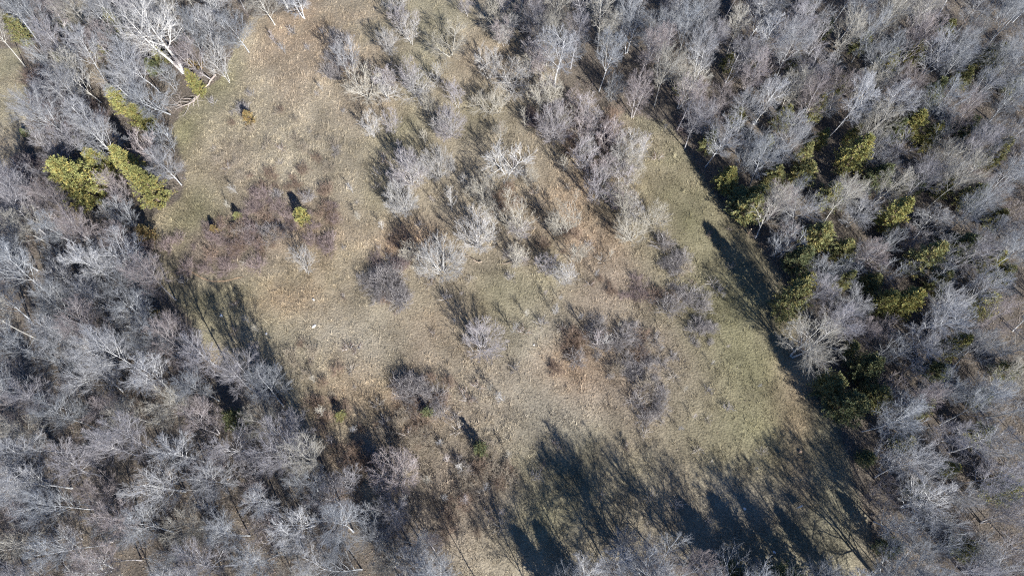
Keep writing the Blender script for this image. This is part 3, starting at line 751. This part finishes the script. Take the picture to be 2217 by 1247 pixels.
# ---- saplings: x, y of the foot, height m
SAPL = [(1110, 721, 3.4), (1141, 686, 2.4), (1201, 682, 2.8), (1292, 752, 4.2), (1306, 748, 4.0), (1063, 845, 2.6), (1090, 868, 3.2), (565, 755, 3.2), (470, 170, 2.0),
    (1565, 645, 1.4), (1640, 838, 1.2), (1572, 752, 1.1), (1540, 790, 1.3), (1480, 850, 1.6), (1470, 930, 1.8), (1500, 905, 1.5), (1634, 1015, 1.4), (1538, 1000, 1.2),
    (620, 120, 2.6), (600, 100, 2.2), (540, 700, 2.6), (560, 720, 2.2), (985, 700, 1.2), (1180, 640, 1.6), (700, 200, 2.0), (780, 480, 2.4), (765, 420, 2.2), (670, 560, 1.8),
    (1250, 690, 2.2), (1340, 710, 1.6), (1210, 650, 1.6), (970, 1000, 2.6), (1000, 1020, 2.8), (1100, 990, 2.4), (960, 1080, 2.6), (1085, 1110, 2.2), (830, 500, 2.2), (1320, 560, 2.0),
    (1290, 600, 2.0), (590, 90, 2.0), (515, 420, 2.6), (500, 450, 2.4), (1430, 760, 1.6), (1000, 640, 1.4), (1440, 280, 1.6), (700, 900, 3.0), (770, 930, 2.6), (900, 1010, 3.2), (880, 1080, 3.0), (930, 1040, 3.4), (960, 960, 2.4), (1010, 1090, 2.8), (820, 1060, 2.8), (680, 830, 2.4), (1050, 1060, 2.6), (720, 960, 2.8), (610, 800, 2.6), (1160, 420, 2.2), (1080, 390, 2.0), (940, 440, 2.0)]
for n, (px, py, H) in enumerate(SAPL):
    x, y, t = at(px, py)
    pr = PROTO['sapling'][n % 3]
    st, tw = FIELD[('pale', 'straw', 'grey', 'rosy')[n % 4]]
    place('sapling', 'sapling', x, y, H / pr['H'], 'thin bare sapling with a streak of shadow, standing in open grass', 'sapling', 'saplings of the meadow', st, tw, pick=n, lean=.08, parts=('stem', 'twigs'))
# ---- dead weed tufts
_v = np.random.default_rng(8); k = 0
while k < 110:
    px, py = _v.uniform(380, 1800), _v.uniform(40, 1150)
    x, y, t = at(px, py)
    if not inside(MEADOW, np.array([x]), np.array([y]))[0]: continue
    if min((x - a) ** 2 + (y - b) ** 2 for a, b, c in TAKEN) < 4: continue
    place('weed', 'weed_tuft', x, y, _v.uniform(.6, 1.5), 'dead weed tuft poking out of the meadow grass', 'weed', 'dead weed tufts of the meadow', BR['grey'][0], BR[('grey', 'brown', 'tan')[k % 3]][1], parts=('stalks', 'twigs'))
    k += 1

# ------------------------------------------------------------------ lone objects
def polytree(name, path, r0, r1, seed, side, kids, col, label, cat, look_twig):
    rng = np.random.default_rng(seed)
    P = np.array([[*at(px, py)[:2], 0] for px, py in path]); P[:, 2] = [h1(a, b) + .22 for a, b, _ in P]
    o0 = P[0].copy(); P = P - o0
    t = np.linspace(0, len(P) - 1, 14); i = np.minimum(t.astype(int), len(P) - 2); f = (t - i)[:, None]
    P0 = (P[i] * (1 - f) + P[i + 1] * f)[None]; P0 += rng.normal(0, .05, P0.shape)
    R0 = np.linspace(r0, r1, 14)[None]
    L0 = np.array([np.linalg.norm(np.diff(P, axis=0), axis=1).sum()])
    e = bpy.data.objects.new(name, None); COL.objects.link(e); e.location = o0; tag(e, label, cat)
    p, d, l, r = spawn(rng, P0, R0, L0, kids, .35, 1., 50, side, .6, .025, .3)
    d[:, 2] *= .25; d[:, 2] = np.abs(d[:, 2])
    P1, R1 = run(rng, p, d, l, r, 5, .2, -.02, .35)
    p, d, l, r = spawn(rng, P1, R1, l, 5, .2, 1., 48, .5, .6, .014, .3)
    d[:, 2] *= .4
    P2, R2 = run(rng, p, d, l, r, 3, .22, 0, .5)
    a = link('trunk', mesh_from('fallen_trunk', *tubes(P0, R0, 8), M_WOOD, True), e); a.color = (*col, 1)
    b = link('branches', mesh_from('fallen_branches', *join([tubes(P1, R1, 5), tubes(P2, R2, 3)]), M_TWIG, True), e); b.color = (*look_twig, 1)
    return e
polytree('fallen_tree', [(470, 166), (455, 184), (438, 206), (420, 224), (402, 233), (384, 228)], .13, .04, 5, .34, 10, (.42, .355, .31), 'fallen pale trunk with broken limbs lying at the meadow edge', 'fallen tree', (.42, .37, .33))
polytree('fallen_branch', [(1044, 569), (1034, 571), (1022, 562), (1012, 556)], .06, .02, 9, .4, 4, (.42, .33, .25), 'fallen branch lying beside the bowed bushes', 'branch', (.40, .33, .26))
polytree('fallen_branch', [(1086, 574), (1104, 572), (1124, 562), (1140, 556)], .06, .03, 12, .5, 9, (.30, .24, .19), 'broken dark limb propped under the bowed bushes', 'branch', (.34, .28, .23))
polytree('fallen_branch', [(1580, 452), (1586, 464), (1598, 472)], .06, .02, 15, .5, 6, (.62, .58, .53), 'bleached dead branches heaped at the straight wood edge', 'branch', (.60, .56, .52))
polytree('fallen_branch', [(235, 1172), (262, 1168), (280, 1166)], .10, .05, 17, .3, 3, (.50, .46, .42), 'fallen limb on leaf litter in the open wood', 'branch', (.45, .41, .37))

def rock(name, px, py, size, col, label, seed):
    rng = np.random.default_rng(seed)
    import bmesh
    bm = bmesh.new(); bmesh.ops.create_icosphere(bm, subdivisions=2, radius=1)
    for v in bm.verts:
        k = 1 + rng.normal(0, .1)
        v.co = Vector((v.co.x * size[0] * k, v.co.y * size[1] * k, v.co.z * size[2] * k))
    me = bpy.data.meshes.new(name); bm.to_mesh(me); bm.free(); me.materials.append(M_STONE)
    x, y, _ = at(px, py); o = link(name, me); o.location = (x, y, h1(x, y) + size[2] * .55); o.rotation_euler = (0, 0, rng.random() * 3); o.color = (*col, 1)
    return tag(o, label, 'rock')
rock('rock', 680, 707, (.27, .14, .11), (.74, .72, .68), 'long white rock lying in the pale grass of the meadow', 1)
rock('rock', 679, 649, (.17, .10, .12), (.72, .70, .66), 'smaller white rock in grass near a rust-tinted patch', 2)
rock('rock', 480, 684, (.20, .15, .12), (.66, .70, .74), 'bluish white rock beside a tree shadow near the wood', 3)
rock('rock', 577, 723, (.14, .12, .09), (.75, .73, .70), 'little white stone near a sapling at the meadow side', 4)
rock('rock', 1733, 977, (.20, .17, .18), (.42, .30, .21), 'tan lump of rock among streaked shadows of the grass strip', 5)
rock('rock', 1613, 1101, (.17, .13, .12), (.78, .74, .68), 'white stone on the rim of the blue cedar shade', 6)
rock('rock', 1678, 1195, (.16, .13, .12), (.70, .72, .75), 'white stone inside the deep blue cedar shade', 7)
rock('rock', 363, 292, (.22, .16, .13), (.76, .75, .72), 'white stone at the foot of the glade copse by dark shade', 8)
rock('rock', 1156, 748, (.11, .10, .08), (.80, .77, .70), 'little pale stone beside an isolated rust-brown bush', 9)

# wooden post on the wood edge
import bmesh
def box(bm, c, s, rz=0):
    m = bmesh.ops.create_cube(bm, size=1)['verts']
    for v in m:
        v.co = Vector((v.co.x * s[0], v.co.y * s[1], v.co.z * s[2])); v.co.rotate(Vector((0, 0, 1)).rotation_difference(Vector((0, 0, 1)))); v.co += Vector(c)
    return m
def post():
    x, y, _ = at(1620, 505)
    e = bpy.data.objects.new('wooden_post', None); COL.objects.link(e); e.location = (x, y, h1(x, y)); e.rotation_euler = (.03, -.05, .6)
    tag(e, 'weathered tan wooden post standing under the olive cedar at the wood edge', 'post')
    rng = np.random.default_rng(3)
    z = np.linspace(-.3, 1.35, 9); P = np.stack([rng.normal(0, .012, 9), rng.normal(0, .012, 9), z], -1)[None]
    Rr = np.linspace(.085, .07, 9)[None]
    v, f = tubes(P, Rr, 9)
    o = link('shaft', mesh_from('post_shaft', v, f, M_WOOD, True), e); o.color = (.50, .36, .24, 1)
    P = np.array([[[0, 0, 1.34], [.004, 0, 1.365], [.006, .002, 1.385]]]); Rr = np.array([[.072, .058, .002]])
    v, f = tubes(P, Rr, 9)
    o = link('end_grain', mesh_from('post_end', v, f, M_WOOD, True), e); o.color = (.60, .48, .36, 1)
post()
# round-topped board on two legs
def board():
    x, y, _ = at(1729, 1097)
    e = bpy.data.objects.new('target_board', None); COL.objects.link(e); e.location = (x, y, h1(x, y)); e.rotation_euler = (0, 0, R(27))
    tag(e, 'small white round-topped board on two legs standing in the shadowed grass', 'board')
    bm = bmesh.new(); w, th = .27, .035
    pts = [(-w, .36)] + [(-w * math.cos(a), .72 + w * math.sin(a)) for a in np.linspace(0, math.pi, 13)] + [(w, .36)]
    fr = [bm.verts.new((a, -th, b)) for a, b in pts]; bk = [bm.verts.new((a, th, b)) for a, b in pts]
    bm.faces.new(fr); bm.faces.new(bk[::-1]); n = len(pts)
    for i in range(n): bm.faces.new((fr[i], bk[i], bk[(i + 1) % n], fr[(i + 1) % n]))
    bmesh.ops.recalc_face_normals(bm, faces=bm.faces)
    me = bpy.data.meshes.new('panel'); bm.to_mesh(me); bm.free(); me.materials.append(M_WOOD)
    o = link('panel', me, e); o.color = (.8, .78, .72, 1)
    for sx in (-1, 1):
        bm = bmesh.new(); box(bm, (sx * (w - .045), 0, .115), (.07, .05, .49)); bmesh.ops.bevel(bm, geom=bm.edges[:], offset=.008, segments=1, affect='EDGES')
        me = bpy.data.meshes.new('leg'); bm.to_mesh(me); bm.free(); me.materials.append(M_WOOD)
        o = link('leg', me, e); o.color = (.7, .66, .58, 1)
board()

# narrow dirt path: a trodden strip lying on the sward
path = [(386, 574), (404, 584), (425, 595), (440, 604), (455, 609), (475, 610), (495, 608), (512, 603), (530, 600)]
pp = np.array([at(*p)[:2] for p in path]); tt = np.linspace(0, len(pp) - 1, 60); ii = np.minimum(tt.astype(int), len(pp) - 2); ff = (tt - ii)[:, None]
pc = pp[ii] * (1 - ff) + pp[ii + 1] * ff
for _ in range(4): pc[1:-1] = (pc[:-2] + pc[1:-1] * 2 + pc[2:]) / 4
tg = unit(np.gradient(pc, axis=0)); nn = np.stack([-tg[:, 1], tg[:, 0]], -1)
wd = (.06 + .05 * np.random.default_rng(2).random(60)) * np.minimum(1, np.minimum(np.arange(60), 59 - np.arange(60)) / 6 + .15)
Lp = pc + nn * wd[:, None]; Rp = pc - nn * wd[:, None]
PV = np.concatenate([np.c_[Lp, height(Lp[:, 0], Lp[:, 1]) + .03], np.c_[pc, height(pc[:, 0], pc[:, 1]) + .02], np.c_[Rp, height(Rp[:, 0], Rp[:, 1]) + .03]])
k = np.arange(59); PQ = np.concatenate([np.stack([k + 60, k + 61, k + 1, k], -1), np.stack([k + 120, k + 121, k + 61, k + 60], -1)])
trail = link('path', mesh_from('path', PV, PQ, M_DIRT, True)); trail['kind'] = 'structure'

# ------------------------------------------------------------------ sward: real blades, and leaf litter in the woods
def blades(name, n_tuft, nb, length, width, spreadr, sel, seed, cmul, cvar, lean=.8):
    rng = np.random.default_rng(seed)
    x = rng.uniform(-72, 72, n_tuft); y = rng.uniform(-8, 80, n_tuft)
    c, o = sward(x, y)
    keep = sel(x, y, o, rng); x, y, c = x[keep], y[keep], c[keep]
    pd = np.min((x[:, None] - pc[None, ::3, 0]) ** 2 + (y[:, None] - pc[None, ::3, 1]) ** 2, 1) if len(x) < 400000 else 9
    keep = pd > .06; x, y, c = x[keep], y[keep], c[keep]
    n = len(x); z = height(x, y)
    base = np.stack([x, y, z - .01], -1)[:, None] + rng.normal(0, spreadr, (n, nb, 3)) * np.array([1, 1, 0])
    a = rng.random((n, nb)) * 6.28; le = np.abs(rng.normal(0, lean, (n, nb))) + .15
    d = np.stack([np.cos(a) * le, np.sin(a) * le, np.ones((n, nb))], -1) + np.array([.25, -.1, 0])
    d = unit(d)
    big = .45 + 1.5 * np.clip((clump(x, y) - .38) * 2.6, 0, 1)
    ln = (length * big[:, None] * rng.uniform(.5, 1.3, (n, nb)) * rng.uniform(.7, 1.3, (n, 1)))[..., None]
    s = unit(np.stack([-np.sin(a), np.cos(a), np.zeros_like(a)], -1)) * (width * rng.uniform(.6, 1.3, (n, nb)))[..., None]
    V = np.stack([base - s, base + s, base + d * ln], 2).reshape(-1, 3)
    cc = c[:, None] * rng.uniform(1 - cvar, 1 + cvar, (n, 1, 1)) * rng.uniform(.85, 1.15, (n, nb, 1)) * cmul
    cc = np.repeat(cc.reshape(-1, 3), 3, 0)
    o = link(name, mesh_from(name, V, np.arange(len(V)).reshape(-1, 3), M_GRASS, False, cc))
    return o
def clump(x, y): return .6 * vnoise(x / .42 + 3, y / .42 + 7) + .4 * vnoise(x / .95, y / .95)
g = blades('grass', 380000, 5, .17, .017, .05, lambda x, y, o, r: o & (clump(x, y) + .3 * r.random(len(x)) > .50), 1, 1.06, .2)
tag(g, 'short winter grass covering the meadow', 'grass', None, 'stuff')
TUS = [(*at(px, py)[:2], r) for px, py, r in ((600, 330, 8), (500, 300, 6), (640, 600, 5), (560, 600, 4), (420, 480, 5), (720, 330, 6), (640, 200, 6), (760, 560, 5), (640, 790, 6), (820, 860, 6), (1060, 930, 5),
    (1250, 440, 6), (1300, 520, 5), (900, 490, 5), (1150, 540, 4), (1350, 300, 5), (960, 1040, 7), (740, 960, 5), (1180, 330, 5), (1390, 640, 6), (1260, 800, 5), (560, 160, 5), (1020, 780, 4), (700, 100, 6))]
def tuss(x, y):
    w = np.zeros_like(x) + .05
    for X, Y, r in TUS: w = np.maximum(w, np.exp(-((x - X) ** 2 + (y - Y) ** 2) / r ** 2))
    return w * (.3 + 1.2 * clump(x * .6, y * .6))
g = blades('dry_tussocks', 130000, 10, .40, .015, .07, lambda x, y, o, r: o & (r.random(len(x)) < .75 * tuss(x, y)), 2, 1.42, .32, .5)
tag(g, 'dry straw-coloured tussocks rising from the meadow', 'grass', None, 'stuff')
def litter():
    rng = np.random.default_rng(4); n = 170000
    x = rng.uniform(-72, 72, n); y = rng.uniform(-8, 80, n); c, o = sward(x, y)
    keep = ~o | (rng.random(n) < .02); x, y = x[keep], y[keep]; n = len(x)
    ce = np.stack([x, y, height(x, y) + .03 + .04 * rng.random(n)], -1)
    u = unit(rng.normal(0, 1, (n, 3)) * np.array([1, 1, .35])); w = unit(np.cross(u, np.array([0, 0, 1.]) + rng.normal(0, .35, (n, 3))))
    sz = rng.uniform(.04, .09, (n, 1))
    V = np.stack([ce - u * sz, ce - w * sz * .6, ce + u * sz, ce + w * sz * .6], 1).reshape(-1, 3)
    pal = np.array([(.24, .195, .15), (.19, .15, .11), (.28, .235, .185), (.15, .12, .095), (.24, .175, .12)])
    cc = np.repeat(pal[rng.integers(0, 5, n)] * rng.uniform(.7, 1.2, (n, 1)), 4, 0)
    return link('leaf_litter', mesh_from('leaf_litter', V, np.arange(len(V)).reshape(-1, 4), M_LEAF, False, cc))
def undergrowth():
    rng = np.random.default_rng(14); n = 26000; nb = 7
    x = rng.uniform(-72, 72, n); y = rng.uniform(-8, 80, n); c, o = sward(x, y)
    keep = ~o & (fbm(x, y, 4., 3, 64.) + .25 * rng.random(n) > .56); x, y = x[keep], y[keep]; n = len(x)
    base = np.stack([x, y, height(x, y)], -1)[:, None] + rng.normal(0, .2, (n, nb, 3)) * np.array([1, 1, 0])
    d = unit(rng.normal(0, .5, (n, nb, 3)) * np.array([1, 1, .3]) + np.array([0, 0, 1.])); L = rng.uniform(.5, 1.5, (n, nb, 1))
    sd = unit(np.cross(d, rng.normal(0, 1, (n, nb, 3)))) * .012
    V = np.stack([base - sd, base + sd, base + d * L], 2).reshape(-1, 3)
    pal = np.array([(.27, .24, .23), (.24, .19, .17), (.30, .265, .21), (.22, .20, .21)])
    cc = np.repeat(pal[rng.integers(0, 4, n)][:, None] * rng.uniform(.7, 1.25, (n, nb, 1)), 3, 1).reshape(-1, 3)
    return link('undergrowth', mesh_from('undergrowth', V, np.arange(len(V)).reshape(-1, 3), M_GRASS, False, cc))
tag(undergrowth(), 'fine bare undergrowth stems filling the woodland floor', 'undergrowth', None, 'stuff')
tag(litter(), 'brown dead leaves strewn over the woodland floor', 'leaves', None, 'stuff')
print('bare wood trees', len(W), 'verts grass', len(g.data.vertices))
print('tris unique', sum(sum(len(p.vertices) - 2 for p in m.polygons) if len(m.polygons) < 3000 else int(len(m.loops) - 2 * len(m.polygons)) for m in bpy.data.meshes))
